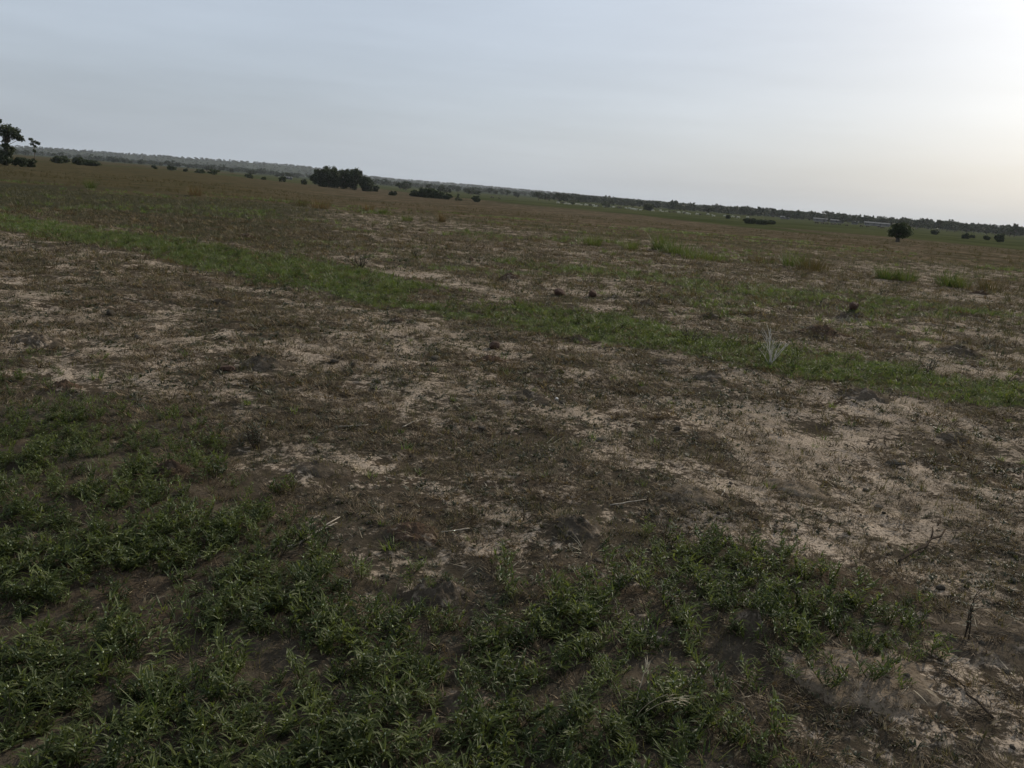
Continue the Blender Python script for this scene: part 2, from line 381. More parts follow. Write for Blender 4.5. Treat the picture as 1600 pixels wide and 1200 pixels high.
def empty(name, loc, rz=0, sc=1.):
    o = bpy.data.objects.new(name, None); col.objects.link(o); o.location = loc; o.rotation_euler = (0, 0, rz); o.scale = (sc, sc, sc); o.empty_display_size = .1
    return o
def copy_tree(o, parent=None):
    c = o.copy(); col.objects.link(c); c.parent = parent
    for ch in o.children: copy_tree(ch, c)
    return c
U = random.uniform

# ------------------------------------------------------------------ ground sheet
def make_ground():
    rad = np.concatenate(([.25], np.geomspace(.6, 5400, 1000)))
    fine = np.radians(np.arange(-43, 43.01, .13)); coarse = np.radians(np.arange(47, 314, 4.))
    ang = np.concatenate((fine, coarse)); na, nr = len(ang), len(rad)
    X = (rad[:, None]*np.sin(ang)).ravel(); Y = (rad[:, None]*np.cos(ang)).ravel()
    Z = height(X, Y); m = masks(X, Y)
    green = m['green']; Z = Z+np.where(m['d'] < 60, .012*green, 0)
    V = np.stack((X, Y, Z), 1)
    i = np.arange(nr-1)[:, None]*na; j = np.arange(na); j2 = (j+1) % na
    Q = np.stack((i+j, i+na+j, i+na+j2, i+j2), -1).reshape(-1, 4)[:, ::-1]
    c = len(V); V = np.vstack((V, [[0, 0, height(0., 0.)]]))
    T = np.stack((np.full(na, c), j, j2), 1)[:, ::-1]
    me = bpy.data.meshes.new('field_ground')
    me.vertices.add(len(V)); me.vertices.foreach_set('co', V.ravel())
    loops = np.concatenate((Q.ravel(), T.ravel())); me.loops.add(len(loops)); me.loops.foreach_set('vertex_index', loops.astype(np.int32))
    ls = np.concatenate((np.arange(len(Q))*4, len(Q)*4+np.arange(len(T))*3)); me.polygons.add(len(ls)); me.polygons.foreach_set('loop_start', ls.astype(np.int32))
    me.update(calc_edges=True)
    me.polygons.foreach_set('use_smooth', np.ones(len(ls), bool))
    litter = np.clip(1-green, 0, 1)*(1-m['fargreen'])
    for k, a in (('sand', m['sand']), ('green', m['moss']), ('wood', sstep(800, 1200, m['d'])), ('dry', m['dry']*(1-m['fargreen'])), ('fargreen', m['fargreen']), ('stub', m['stub']), ('litterm', litter), ('left', m['left'])):
        at_ = me.attributes.new(k, 'FLOAT', 'POINT'); at_.data.foreach_set('value', np.append(a, 0.).astype(np.float32))
    me.materials.append(MAT['field_ground'])
    tag(link(bpy.data.objects.new('ground', me)), 'uneven brown field of crusted soil and pale bare sand', 'ground', kind='structure')
make_ground()

# ------------------------------------------------------------------ small plants used for the ground cover
lance = lambda t: max(.12, math.sin(math.pi*min(1, .12+.88*t)**.75))
def weed_parts(seed, size=.12):
    random.seed(seed); st, lf, bd = MB(), MB(), MB()
    for k in range(random.randint(3, 5)):
        az = U(0, 6.28); th = U(.15, .95); p = Vector((U(-.008, .008), U(-.008, .008), -.01)); L = size*U(.7, 1.25); n = 5; pts = [p.copy()]
        for i in range(n):
            p = p+Vector((math.cos(az)*math.sin(th), math.sin(az)*math.sin(th), math.cos(th)))*L/n; th = th*.93; az += U(-.25, .25); pts.append(p.copy())
            if i > 0:
                for q in range(2 if i < n-1 else 3):
                    a = az+(1.6 if (i+q) % 2 else -1.6)+U(-.7, .7)
                    lf.blade(p, a, U(.035, .065)*size/.12, U(.0065, .0105)*size/.12, U(.5, 1.1), U(.5, 1.3), 4, .45, lance)
        for q in range(2): lf.blade(p, U(0, 6.28), U(.018, .03)*size/.12, .006*size/.12, U(.1, .6), U(.1, .5), 3, .4, lance)
        st.tube(pts, [.0019*size/.12]*3+[.0012*size/.12]*3, 4)
        bd.octa(pts[-1]+Vector((0, 0, .006)), .0038*size/.12, 1.5)
    return st, lf, bd
src = {}
def source(key, meshes):
    c = bpy.data.collections.new(key)
    for i, me in enumerate(meshes):
        o = bpy.data.objects.new('%s_%02d' % (key, i), me); c.objects.link(o)
    src[key] = c
def merged(parts, mats, name):
    m = MB()
    for i, p in enumerate(parts):
        m.cur = i; m.add(p.v, p.f)
    return m.mesh(name, mats)
source('weed', [merged(weed_parts(100+i), ('weed_leaf', 'weed_leaf', 'bud'), 'weed') for i in range(7)])
def tuft(seed, n, L, W, lean, curve, spread, seg=3):
    random.seed(seed); m = MB()
    for k in range(n):
        a = U(0, 6.28); r = spread*math.sqrt(U(0, 1))
        m.blade((r*math.cos(a), r*math.sin(a), -.006), a+U(-.8, .8), L*U(.5, 1.15), W*U(.7, 1.2), U(*lean), U(*curve), seg, twist=U(-.5, .5))
    return m
source('grass', [tuft(200+i, 22, .075, .0045, (.1, .8), (.3, 1.3), .03).mesh('grass', 'grass_blade') for i in range(5)])
source('litter', [tuft(300+i, 34, .055, .0045, (.75, 1.5), (-.2, 1.2), .06, 3).mesh('litter', 'litter') for i in range(6)])
source('sprig', [tuft(350+i, 12, .05, .0034, (.1, 1.2), (-.6, 1.6), .03, 3).mesh('sprig', 'sprig') for i in range(6)])
source('straw', [tuft(330+i, 3+i % 3, .08, .0026, (1.2, 1.55), (-.4, .5), .06, 4).mesh('straw', 'straw') for i in range(5)])
source('seedling', [tuft(400+i, 6, .05, .009, (.1, .7), (1.2, 2.4), .012, 4).mesh('seedling', 'seedling_leaf') for i in range(6)])
source('drygrass', [tuft(500+i, 16, .22, .007, (.05, .6), (.2, .9), .06).mesh('drygrass', 'dry_grass') for i in range(4)])
source('stubble', [tuft(540+i, 14, .10, .008, (.1, .9), (.2, .9), .06).mesh('stubble', 'stubble' if 'stubble' in MAT else 'seedling_leaf') for i in range(4)])
def clod_mesh(seed, mat, name):
    import bmesh
    random.seed(seed); bm = bmesh.new(); bmesh.ops.create_icosphere(bm, subdivisions=2, radius=1)
    o = [Vector((U(-1, 1), U(-1, 1), U(-1, 1))).normalized() for _ in range(9)]; w = [U(.62, .95) for _ in o]
    for v in bm.verts:
        for d, k in zip(o, w):
            t = v.co.dot(d)
            if t > k: v.co -= d*(t-k)*.9
        v.co *= U(.94, 1.05); v.co.z *= .7
    me = bpy.data.meshes.new(name); bm.to_mesh(me); bm.free(); me.materials.append(MAT[mat]); return me
source('clods', [clod_mesh(600+i, 'clod', 'clod') for i in range(5)])

def gn_group(key):
    g = bpy.data.node_groups.new('scatter_'+key, 'GeometryNodeTree')
    g.interface.new_socket('Geometry', in_out='INPUT', socket_type='NodeSocketGeometry'); g.interface.new_socket('Geometry', in_out='OUTPUT', socket_type='NodeSocketGeometry')
    N = g.nodes.new; gi, go = N('NodeGroupInput'), N('NodeGroupOutput'); ins = N('GeometryNodeInstanceOnPoints'); ci = N('GeometryNodeCollectionInfo')
    ci.inputs['Collection'].default_value = src[key]; ci.inputs['Separate Children'].default_value = True; ci.inputs['Reset Children'].default_value = True
    def na(name, typ):
        x = N('GeometryNodeInputNamedAttribute'); x.data_type = typ; x.inputs['Name'].default_value = name; return x.outputs['Attribute']
    e2r = N('FunctionNodeEulerToRotation')
    L = g.links.new
    L(gi.outputs[0], ins.inputs['Points']); L(ci.outputs[0], ins.inputs['Instance']); ins.inputs['Pick Instance'].default_value = True
    L(na('idx', 'INT'), ins.inputs['Instance Index']); L(na('rot', 'FLOAT_VECTOR'), e2r.inputs[0]); L(e2r.outputs[0], ins.inputs['Rotation'])
    L(na('scl', 'FLOAT_VECTOR'), ins.inputs['Scale']); L(ins.outputs[0], go.inputs[0])
    return g
def scatter(name, key, xy, scl, label, cat, tilt=.15, dz=0., zs=1.):
    n = len(xy); me = bpy.data.meshes.new(name); me.vertices.add(n)
    z = height(xy[:, 0], xy[:, 1])+dz
    me.vertices.foreach_set('co', np.stack((xy[:, 0], xy[:, 1], z), 1).ravel())
    rot = np.stack((rng.normal(0, tilt, n), rng.normal(0, tilt, n), rng.uniform(0, 6.283, n)), 1)
    s3 = np.stack((scl, scl, scl*zs), 1)
    for k, t, a in (('rot', 'FLOAT_VECTOR', rot), ('scl', 'FLOAT_VECTOR', s3)):
        me.attributes.new(k, t, 'POINT').data.foreach_set('vector', a.astype(np.float32).ravel())
    me.attributes.new('idx', 'INT', 'POINT').data.foreach_set('value', rng.integers(0, len(src[key].objects), n).astype(np.int32))
    o = link(bpy.data.objects.new(name, me)); md = o.modifiers.new('scatter', 'NODES'); md.node_group = gn_group(key)
    tag(o, label, cat, kind='stuff'); print('scatter', name, n); return o
def cand(dens, d0, d1, az=40):
    area = (d1*d1-d0*d0)*R(az); n = int(dens*area)
    d = np.sqrt(rng.uniform(d0*d0, d1*d1, n)); a = rng.uniform(-R(az), R(az), n)
    return d*np.sin(a), d*np.cos(a)
def pick(dens, d0, d1, fn):
    x, y = cand(dens, d0, d1); m = masks(x, y); k = rng.random(len(x)) < fn(m, x, y)
    return np.stack((x[k], y[k]), 1), {q: v[k] for q, v in m.items()}

KEEP = 150      # nearest weeds stand as single plants
xy, m = pick(520, 1.3, 8.5, lambda m, x, y: m['weed']**1.3*(.28+.72*sstep(.36, .55, fbm(x, y, .35, 3, seed=21)))*(1-.45*sstep(3, 7, m['d'])))
sc = (.32+.70*rng.random(len(xy))**1.7)*(1-.3*sstep(3, 6, m['d']))
inview = np.abs(xy[:, 0]) < .62*xy[:, 1]
order = np.argsort(m['d']+np.where(inview, 0, 100)); near, rest = order[:KEEP], order[KEEP:]
scatter('weed_cover', 'weed', xy[rest], sc[rest], 'low leafy green weeds covering the soil thickly', 'weeds', .2)
near_xy, near_sc = xy[near], sc[near]
P = []; S = []
for dens, a, b, s in ((170, 6, 13, 1.), (75, 13, 24, 1.5), (16, 24, 60, 2.4)):
    xy, m = pick(dens, a, b, lambda m, x, y: np.maximum.reduce([m['strip'], m['strip2']*.8, m['patch']*.5]))
    P.append(xy); S.append(rng.uniform(.7, 1.3, len(xy))*s)
xy, m = pick(60, 1.4, 9, lambda m, x, y: m['weed']*.35+.03); P.append(xy); S.append(rng.uniform(.6, 1.2, len(xy)))
scatter('grass_cover', 'grass', np.vstack(P), np.concatenate(S), 'bright green grass growing in a long strip across the field', 'grass')
xy, m = pick(26, 6, 20, lambda m, x, y: m['strip']*.9+m['strip2']*.3)
scatter('strip_weeds', 'weed', xy, rng.uniform(.6, 1.1, len(xy)), 'leafy green weeds mixed into the grass strip', 'weeds', .2)
P = []; S = []
for dens, a, b, s in ((330, 1.3, 6, .75), (150, 6, 13, 1.15), (30, 13, 30, 2.)):
    xy, m = pick(dens, a, b, lambda m, x, y: (1-m['green']*.35)*(.5+.5*(1-m['sand']))*sstep(.34, .52, fbm(x, y, .4, 3, seed=22)))
    P.append(xy); S.append(rng.uniform(.6, 1.4, len(xy))*s)
scatter('dead_litter', 'litter', np.vstack(P), np.concatenate(S), 'matted brown dead grass lying on the soil', 'dead grass', .2, .004)
P = []; S = []
for dens, a, b, s in ((420, 1.3, 5, .8), (190, 5, 11, 1.15), (60, 11, 22, 1.9), (12, 22, 45, 3.)):
    xy, m = pick(dens, a, b, lambda m, x, y: (1-m['green']*.25)*(1-.45*m['sand'])*sstep(.28, .52, fbm(x, y, .3, 4, .6, seed=26))*(1-m['fargreen']))
    P.append(xy); S.append(rng.uniform(.5, 1.3, len(xy))*s)
scatter('wiry_sprigs', 'sprig', np.vstack(P), np.concatenate(S), 'short wiry olive and brown sprigs covering the crusted soil', 'sprigs', .25)
xy, m = pick(14, 1.4, 14, lambda m, x, y: (1-m['green']*.6)*.8)
scatter('straw_bits', 'straw', xy, rng.uniform(.5, 1.3, len(xy)), 'pale broken straws strewn on the bare soil', 'straw', .12, .008)
P = []; S = []
for dens, a, b, s in ((330, 1.3, 6, .75), (150, 6, 12, 1.1), (40, 12, 22, 1.7)):
    xy, m = pick(dens, a, b, lambda m, x, y: (1-m['green']*.25)*(1-m['beyond']*.4)*sstep(.40, .60, fbm(x, y, .45, 4, .6, seed=23)))
    P.append(xy); S.append(rng.uniform(.5, 1.4, len(xy))*s)
scatter('seedlings', 'seedling', np.vstack(P), np.concatenate(S), 'small drooping dark seedlings dotted over the sandy soil', 'seedlings')
xy, m = pick(60, 1.3, 9, lambda m, x, y: (1-m['green']*.6)*sstep(.4, .6, fbm(x, y, .4, 3, seed=24)))
scatter('soil_crumbs', 'clods', xy, .004+.011*rng.random(len(xy))**3, 'small crumbs of dark soil lying on the ground', 'soil crumbs', .6, .002)
P = []; S = []
for dens, a, b, s in ((3.2, 14, 45, .8), (1.5, 45, 130, 1.2)):
    xy, m = pick(dens, a, b, lambda m, x, y: m['dry']*(1-m['fargreen'])*(.12+.88*sstep(.42, .6, fbm(x, y, 7, 3, seed=25)))*(.35+.65*m['left']))
    P.append(xy); S.append(rng.uniform(.5, 1.3, len(xy))*s)
scatter('dry_grass_cover', 'drygrass', np.vstack(P), np.concatenate(S), 'tawny dry grass thinly covering the far field', 'dry grass')
xy, m = pick(9, 12, 50, lambda m, x, y: m['stub']*(1-m['dry'])*.9+m['beyond']*.1)
scatter('stubble_cover', 'stubble', xy, rng.uniform(.5, 1.5, len(xy)), 'dull dark olive stubble beyond the grass strip', 'stubble')

# ------------------------------------------------------------------ single weed plants in the foreground
protos = []
for i in range(6):
    st, lf, bd = weed_parts(700+i, .125)
    t = empty('weed_plant', (0, 0, 0)); st.build('stem', 'weed_leaf', t); lf.build('foliage', 'weed_leaf', t, stuff=True)
    if bd.v: bd.build('flower_buds', 'bud', t, stuff=True)
    tag(t, 'low green weed with narrow leaves and pale bud tips in the thick weed patch', 'weed', 'weeds of the thick foreground patch'); protos.append(t)
for i, ((x, y), s) in enumerate(zip(near_xy, near_sc)):
    o = protos[i] if i < len(protos) else copy_tree(protos[i % len(protos)])
    o.location = (x, y, H(x, y)); o.rotation_euler = (U(-.15, .15), U(-.15, .15), U(0, 6.28)); o.scale = (s, s, s)

# ------------------------------------------------------------------ soil mounds, lumps and stones
def heap_obj(hp, mat, label, group):
    hx, hy, w, dr, h, seed = hp; n, rows = 52, 26
    t = np.linspace(0, 1, rows+1)[:, None]; a = np.linspace(0, 2*np.pi, n, endpoint=False)[None, :]
    ed = .62+.75*fbm(np.cos(a)*2+seed, np.sin(a)*2, 1., 3, .6, seed=seed)      # ragged outline
    X = (hx+t*w*ed*np.cos(a)).ravel(); Y = (hy+t*w*dr*ed*np.sin(a)).ravel(); T = (t+0*a).ravel()
    Z = height(X, Y)+.010+.045*(fbm(X, Y, .11, 4, .65, seed=seed)-.5)*sstep(.25, .8, T)-.05*np.clip(T-.55, 0, 1)**1.5/.3
    z0 = H(hx, hy); f = []
    for i in range(rows):
        for j in range(n): f.append((i*n+j, (i+1)*n+j, (i+1)*n+(j+1) % n, i*n+(j+1) % n))
    m = MB(); m.add(list(zip(X-hx, Y-hy, Z-z0)), f)
    o = m.build('soil_mound', mat, None, True); o.location = (hx, hy, z0); tag(o, label, 'mound', group)
for hp, (px, py, w, h, mt, lb) in zip(HEAPS, mounds): heap_obj(hp, mt, lb or 'small weathered heap of crusted earth on the open brown ground', None if lb else G1)
def lump(px, py, w, h, mat, label, cat, seed, name='soil_lump', group=None):
    x, y = at(px, py); k = math.hypot(math.hypot(x, y), EYE)/F
    o = link(bpy.data.objects.new(name, clod_mesh(seed, mat, name))); o.scale = (w*k*.5, w*k*.45, h*k*.72); o.location = (x, y, H(x, y)+h*k*.28); o.rotation_euler = (U(-.3, .3), U(-.3, .3), U(0, 6))
    tag(o, label, cat, group); return o
o = lump(1327, 499, 15, 14, 'red_clod', 'dark red clay lump sitting on top of a grey mound', 'clod', 801); o.location = (HEAPS[8][0], HEAPS[8][1], H(HEAPS[8][0], HEAPS[8][1])+.05)
lump(925, 462, 16, 16, 'red_clod', 'rounded red clay lump past the strip', 'clod', 802)
lump(873, 460, 22, 14, 'red_clod', 'wide dark clay lump next to the rounded red one', 'clod', 803)
lump(772, 546, 20, 15, 'red_clod', 'red clay lump on the near brown soil', 'clod', 804)
lump(355, 580, 26, 11, 'red_clod', 'dark flat clay lump on pale soil', 'clod', 805)
lump(736, 408, 10, 9, 'red_clod', 'tiny red clay lump far beyond the strip', 'clod', 806)
o = lump(1400, 722, 30, 15, 'stone', 'weathered grey stone half sunk in sandy ground', 'stone', 810, 'stone'); o.location.z -= .02
lump(869, 626, 8, 7, 'white_stone', 'small bright white pebble', 'stone', 811, 'stone')
for i in range(26):
    px, py = random.choice([(U(900, 1590), U(640, 1000)), (U(100, 900), U(480, 700)), (U(1250, 1590), U(900, 1150))])
    lump(px, py, U(8, 17), U(6, 11), random.choice(['stone', 'clod', 'clod']), 'small loose clod lying on the bare ground', 'clod', 820+i, 'soil_clod', 'loose clods on bare ground')

# ------------------------------------------------------------------ sticks and twigs
def stick(px0, px1, r, mat, label, seed, kink=.12, fork=False, lift=.012, name='stick', group=None):
    random.seed(seed); a = at(*px0); b = at(*px1); A = Vector((*a, H(*a)+lift)); B = Vector((*b, H(*b)+lift)); n = 6; L = (B-A).length
    pts = []
    for i in range(n+1):
        t = i/n; p = A.lerp(B, t); p.x += U(-1, 1)*kink*L*.12; p.y += U(-1, 1)*kink*L*.12; p.z = max(p.z, H(p.x, p.y)+lift*.6); pts.append(p-A)
    m = MB(); m.tube(pts, [r*(1-.5*i/n) for i in range(n+1)], 6)
    o = m.build(name, mat, None, True); o.location = A; tag(o, label, 'stick', group)
    if fork:
        f = MB(); q = pts[4]; f.tube([q, q+Vector((.03, .05, .015)), q+Vector((.07, .13, .02))], [r*.6, r*.5, r*.3], 5); f.build('side_twig', mat, o, True)
stick((451, 860), (525, 822), .0065, 'dead_twig', 'pale forked stick lying at the edge of the weeds', 1, .3, True)
stick((1398, 888), (1476, 832), .008, 'dark_twig', 'dark bent stick propped on the sandy soil', 2, .4, True, .02)
stick((952, 800), (1008, 790), .004, 'dead_twig', 'thin straight straw-coloured stick by a low heap', 3)
stick((1412, 985), (1432, 977), .005, 'straw', 'short bright splinter on the sand', 4)
stick((1548, 1135), (1478, 1070), .005, 'dark_twig', 'dark twig across the grey heap', 5, .3)
stick((628, 672), (655, 662), .004, 'dead_twig', 'short pale twig among brown litter', 6)
stick((530, 673), (575, 670), .004, 'dead_twig', 'pale twig lying level in brown litter', 7)
for i in range(24):
    px, py = U(300, 1580), U(560, 960); l, a = U(18, 48), U(0, 3.1)
    stick((px, py), (px+l*math.cos(a), py+l*.4*math.sin(a)), U(.0022, .0042), random.choice(['dead_twig', 'dark_twig']), 'thin twig lying on the brown soil', 40+i, .3, name='twig', group='twigs strewn on the soil')

def branchy(name, px, py, h, r, mat, n, spread, label, cat, seed, leafy=None):
    random.seed(seed); x, y = at(px, py); t = empty(name, (x, y, H(x, y)-.01)); tag(t, label, cat)
    for k in range(n):
        m = MB(); az = U(0, 6.28); th = U(0, spread); p = Vector((U(-.02, .02), U(-.02, .02), 0)); pts = [p.copy()]; L = h*U(.6, 1.1); tips = []
        for i in range(6):
            p = p+Vector((math.cos(az)*math.sin(th), math.sin(az)*math.sin(th), math.cos(th)))*L/6; az += U(-.5, .5); th += U(-.15, .2); pts.append(p.copy())
            if i in (1, 3, 4):
                a2 = az+U(-1.6, 1.6); q = [p.copy()]
                for j in range(3): q.append(q[-1]+Vector((math.cos(a2)*.6, math.sin(a2)*.6, .8))*L*.11)
                m.tube(q, [r*.45, r*.4, r*.3, r*.2], 4); tips.append(q[-1])
        m.tube(pts, [r*(1-.1*i) for i in range(7)], 5); s = m.build('stem', mat, t, True)
        if leafy:
            f = MB()
            for q in pts[2:]+tips:
                for _ in range(leafy): f.blade(q, U(0, 6.28), U(.015, .03), U(.007, .012), U(.6, 1.4), U(.3, 1.), 3, .3, lance)
            f.build('leaves', 'seedling_leaf', s, stuff=True)
    return t
branchy('dry_shrub', 1203, 574, .42, .0042, 'bleached_twig', 11, .65, 'bleached leafless shrub at the edge of the grass strip', 'shrub', 11)
branchy('sapling', 1505, 1010, .26, .0028, 'dark_twig', 3, .12, 'thin upright leafless sapling on grey heap', 'sapling', 12, 1)
branchy('dark_shrub', 1453, 584, .24, .004, 'dark_twig', 9, .8, 'dark low shrub beside the grass strip and a grey heap', 'shrub', 13, 4)
branchy('dark_shrub', 563, 421, .30, .005, 'dark_twig', 16, .9, 'dark bushy low shrub standing in the grass strip', 'shrub', 14, 5)
branchy('dark_shrub', 1078, 537, .2, .004, 'dark_twig', 10, .9, 'small dark shrub inside the bright grass strip', 'shrub', 15, 5)
branchy('dark_shrub', 400, 700, .16, .003, 'dark_twig', 12, 1.0, 'wiry grey shrublet on the brown litter', 'shrub', 16, 2)
branchy('dark_shrub', 650, 405, .22, .004, 'dark_twig', 10, .9, 'little dark shrub behind the grass strip', 'shrub', 17, 5)

# ------------------------------------------------------------------ grass tufts and tussocks standing out
def tussock(px, py, h, spread, n, mat, label, cat='grass tuft', seed=0, W=.006, heads=False, group=None, lean=(.05, .6), name='grass_tuft'):
    x, y = at(px, py); t = empty(name, (x, y, H(x, y)-.01)); tag(t, label, cat, group)
    tuft(900+seed, n, h, W, lean, (.2, 1.1), spread, 4).build('blades', mat, t, stuff=True)
    if heads:
        random.seed(seed); m = MB()
        for k in range(heads):
            a = U(0, 6.28); th = U(.1, .5); p = Vector((0, 0, 0)); pts = [p.copy()]
            for i in range(5): p = p+Vector((math.cos(a)*math.sin(th), math.sin(a)*math.sin(th), math.cos(th)))*h*.25; th += .14; pts.append(p.copy())
            m.tube(pts, .0012, 4)
            for _ in range(9): m.blade(p+Vector((U(-.004, .004), U(-.004, .004), U(-.03, .0))), a+U(-.6, .6), U(.02, .05), .003, th+U(-.3, .3), .5, 2)
        m.build('seed_heads', 'straw', t, stuff=True)
    return t
tussock(250, 1130, .17, .03, 34, 'grass_blade', 'tall bright grass tuft rising out of the sparse weeds', seed=1, W=.009)
tussock(985, 1140, .16, .02, 16, 'grass_blade', 'sprawling grass tuft with long straw-coloured seed heads', seed=2, W=.005, heads=3, lean=(.5, 1.2))
tussock(505, 1130, .16, .02, 12, 'weed_leaf', 'lanky leaning grass tuft in the middle of the weeds', seed=3, W=.008, lean=(.3, .9))
tussock(920, 868, .10, .03, 26, 'straw', 'pale straw tuft at the foot of an earth mound', seed=4, W=.004, lean=(.5, 1.3))
tussock(645, 752, .12, .04, 30, 'straw', 'flattened pale straw clump on dark litter', seed=5, W=.004, lean=(.9, 1.4))
tussock(205, 600, .12, .06, 30, 'straw', 'loose straw clump on open pale soil', seed=6, W=.004, lean=(.7, 1.4))
tussock(155, 590, .12, .06, 40, 'grass_blade', 'isolated green tuft on the pale soil', seed=7, W=.006, lean=(.2, 1.0))
tussock(20, 1180, .2, .04, 26, 'dry_grass', 'bent dry grass tuft among dark weeds', seed=8, W=.005, lean=(.5, 1.1))
big_t = [(305, 306, .75, .35, 'tawny_grass', 'reddish dry tussock on the far olive field', 90), (500, 326, .6, .5, 'tawny_grass', 'wide tawny tussock on the dark stubble', 110),
 (470, 322, .5, .4, 'dry_grass', 'olive dry tussock next to the wide tawny one', 90), (575, 330, .5, .3, 'tawny_grass', 'short tawny tussock beside a dark bush', 70),
 (690, 348, .55, .18, 'tawny_grass', 'narrow rust-coloured tussock on bare soil', 60), (142, 294, .6, .3, 'tussock_green', 'green tussock on the far olive field', 70),
 (1033, 392, .7, .35, 'tussock_green', 'tallest green tussock at the end of a row', 120), (1060, 398, .5, .5, 'tussock_green', 'broad green tussock in the row', 130),
 (1085, 404, .4, .4, 'tussock_green', 'low green tussock in the row', 90), (1110, 406, .35, .4, 'tussock_green', 'last low tussock of the green row', 80),
 (925, 384, .45, .3, 'tussock_green', 'green tussock by itself past the strip', 80), (985, 390, .4, .3, 'tussock_green', 'green tussock between the lone one and the row', 70),
 (1240, 418, .5, .4, 'tussock_green', 'dark green tussock before the brown field', 100), (1270, 424, .5, .5, 'dry_grass', 'yellowish tussock beside the dark green one', 110),
 (1385, 437, .42, .3, 'tussock_green', 'bushy green tussock by a sand patch', 100), (1415, 440, .38, .3, 'tussock_green', 'smaller green tussock by a sand patch', 80),
 (1480, 449, .45, .25, 'tussock_green', 'spiky green tussock on the right of the sand patch'.replace('on the right of', 'past'), 90), (1500, 452, .4, .2, 'tussock_green', 'spiky green tussock with wide gaps between its blades', 50),
 (1545, 455, .4, .3, 'dry_grass', 'drooping yellow tussock near the spiky ones', 80), (597, 334, .35, .2, 'tussock_green', 'dark low tussock on bare pale soil', 80),
 (1190, 410, .3, .5, 'dry_grass', 'wispy dry tussock before the brown field', 70), (635, 345, .3, .25, 'tussock_green', 'small dark tussock beside the rust-coloured one', 70)]
for i, (px, py, h, sp, mt, lb, n) in enumerate(big_t): tussock(px, py, h*1.15, sp, n*2, mt, lb, 'tussock', 30+i, .014, name='grass_tussock')

# ------------------------------------------------------------------ trees and bushes
def crown_mesh(seed, clumps, leaf, per, mat='tree_leaf'):
    """clumps: (x, y, z, rx, rz); leaf-sized quads spread through each clump's volume"""
    r = np.random.default_rng(seed); V = []; Fc = []; k = 0
    for (cx, cy, cz, rx, rz) in clumps:
        n = per; d = r.normal(size=(n, 3)); d /= np.linalg.norm(d, axis=1)[:, None]
        rad = r.random(n)**.42*(1+.25*r.normal(size=n)*.6)
        p = d*rad[:, None]*np.array((rx, rx, rz))+np.array((cx, cy, cz))
        u = r.normal(size=(n, 3)); u /= np.linalg.norm(u, axis=1)[:, None]; w = np.cross(u, r.normal(size=(n, 3))); w /= np.linalg.norm(w, axis=1)[:, None]
        s = leaf*(.6+.8*r.random(n))[:, None]
        V.append(np.stack((p-u*s, p+w*s*.5, p+u*s, p-w*s*.5), 1).reshape(-1, 3)); Fc.append(k+np.arange(n*4).reshape(-1, 4)); k += n*4
    V = np.vstack(V); Fc = np.vstack(Fc)
    me = bpy.data.meshes.new('crown'); me.from_pydata(V.tolist(), [], Fc.tolist()); me.materials.append(MAT[mat]); return me
def limbs(m, base, tops, r0):
    for tp in tops:
        a = Vector(base); b = Vector(tp); mid = a.lerp(b, .5)+Vector((U(-.1, .1), U(-.1, .1), U(0, .1)))*(b-a).length
        m.tube([a, mid, b], [r0, r0*.65, r0*.25], 5)
def tree(name, loc, label, cat, seed, trunk_h, trunk_r, clumps, leaf, per, group=None, mat='tree_leaf', lean=(0, 0)):
    random.seed(seed); t = empty(name, loc, 0); tag(t, label, cat, group)
    m = MB(); top = Vector((lean[0], lean[1], trunk_h)); m.tube([(0, 0, -.2), Vector((lean[0]*.3, lean[1]*.3, trunk_h*.5)), top], [trunk_r*1.3, trunk_r, trunk_r*.8], 7)
    limbs(m, top, [c[:3] for c in clumps], trunk_r*.55)
    m.build('trunk', 'bark', t, True); link(bpy.data.objects.new('crown', crown_mesh(seed, clumps, leaf, per, mat)), t)
    return t
def ball(seed, n, w, h, z0, flat=1.):
    """clump layout filling a rounded crown of width w between z0 and z0+h"""
    r = random.Random(seed); o = []
    for i in range(n):
        a = r.uniform(0, 6.28); q = math.sqrt(r.uniform(0, 1)); t = r.uniform(.12, .88)
        env = math.sqrt(max(.08, 1-(2*t-.9)**2*.9))
        o.append((math.cos(a)*q*w*.5*env*.8, math.sin(a)*q*w*.5*env*.8, z0+h*t, w*r.uniform(.12, .2), h*r.uniform(.13, .22)*flat))
    for i in range(n//2):
        a = r.uniform(0, 6.28); q = r.uniform(.55, 1.0); t = r.uniform(.35, 1.0)
        o.append((math.cos(a)*q*w*.46*(1.1-t*.5), math.sin(a)*q*w*.46*(1.1-t*.5), z0+h*t, w*r.uniform(.05, .09), h*r.uniform(.07, .12)))
    return o
def P3(px, d): x, y = far(px, d); return (x, y, float(big(np.array([x]), np.array([y]))[0]))
def mpp(px, d):                                            # metres per photo pixel at that distance
    x, y = far(px, d); return float(np.dot((x, y, 0), AXF))/F
# lone rounded tree on the far brown field
s = mpp(1409, 105)
tree('lone_tree', P3(1408, 105), 'lone round-crowned dark tree on short trunk in the open field', 'tree', 1, 7*s, 3*s, ball(5, 34, 37*s, 22*s, 6*s)+[(x*s, 0, z*s, 6*s, 3*s) for x, z in ((-13, 17), (13, 16), (0, 26), (6, 28))], .09, 130, mat='tree_leaf')
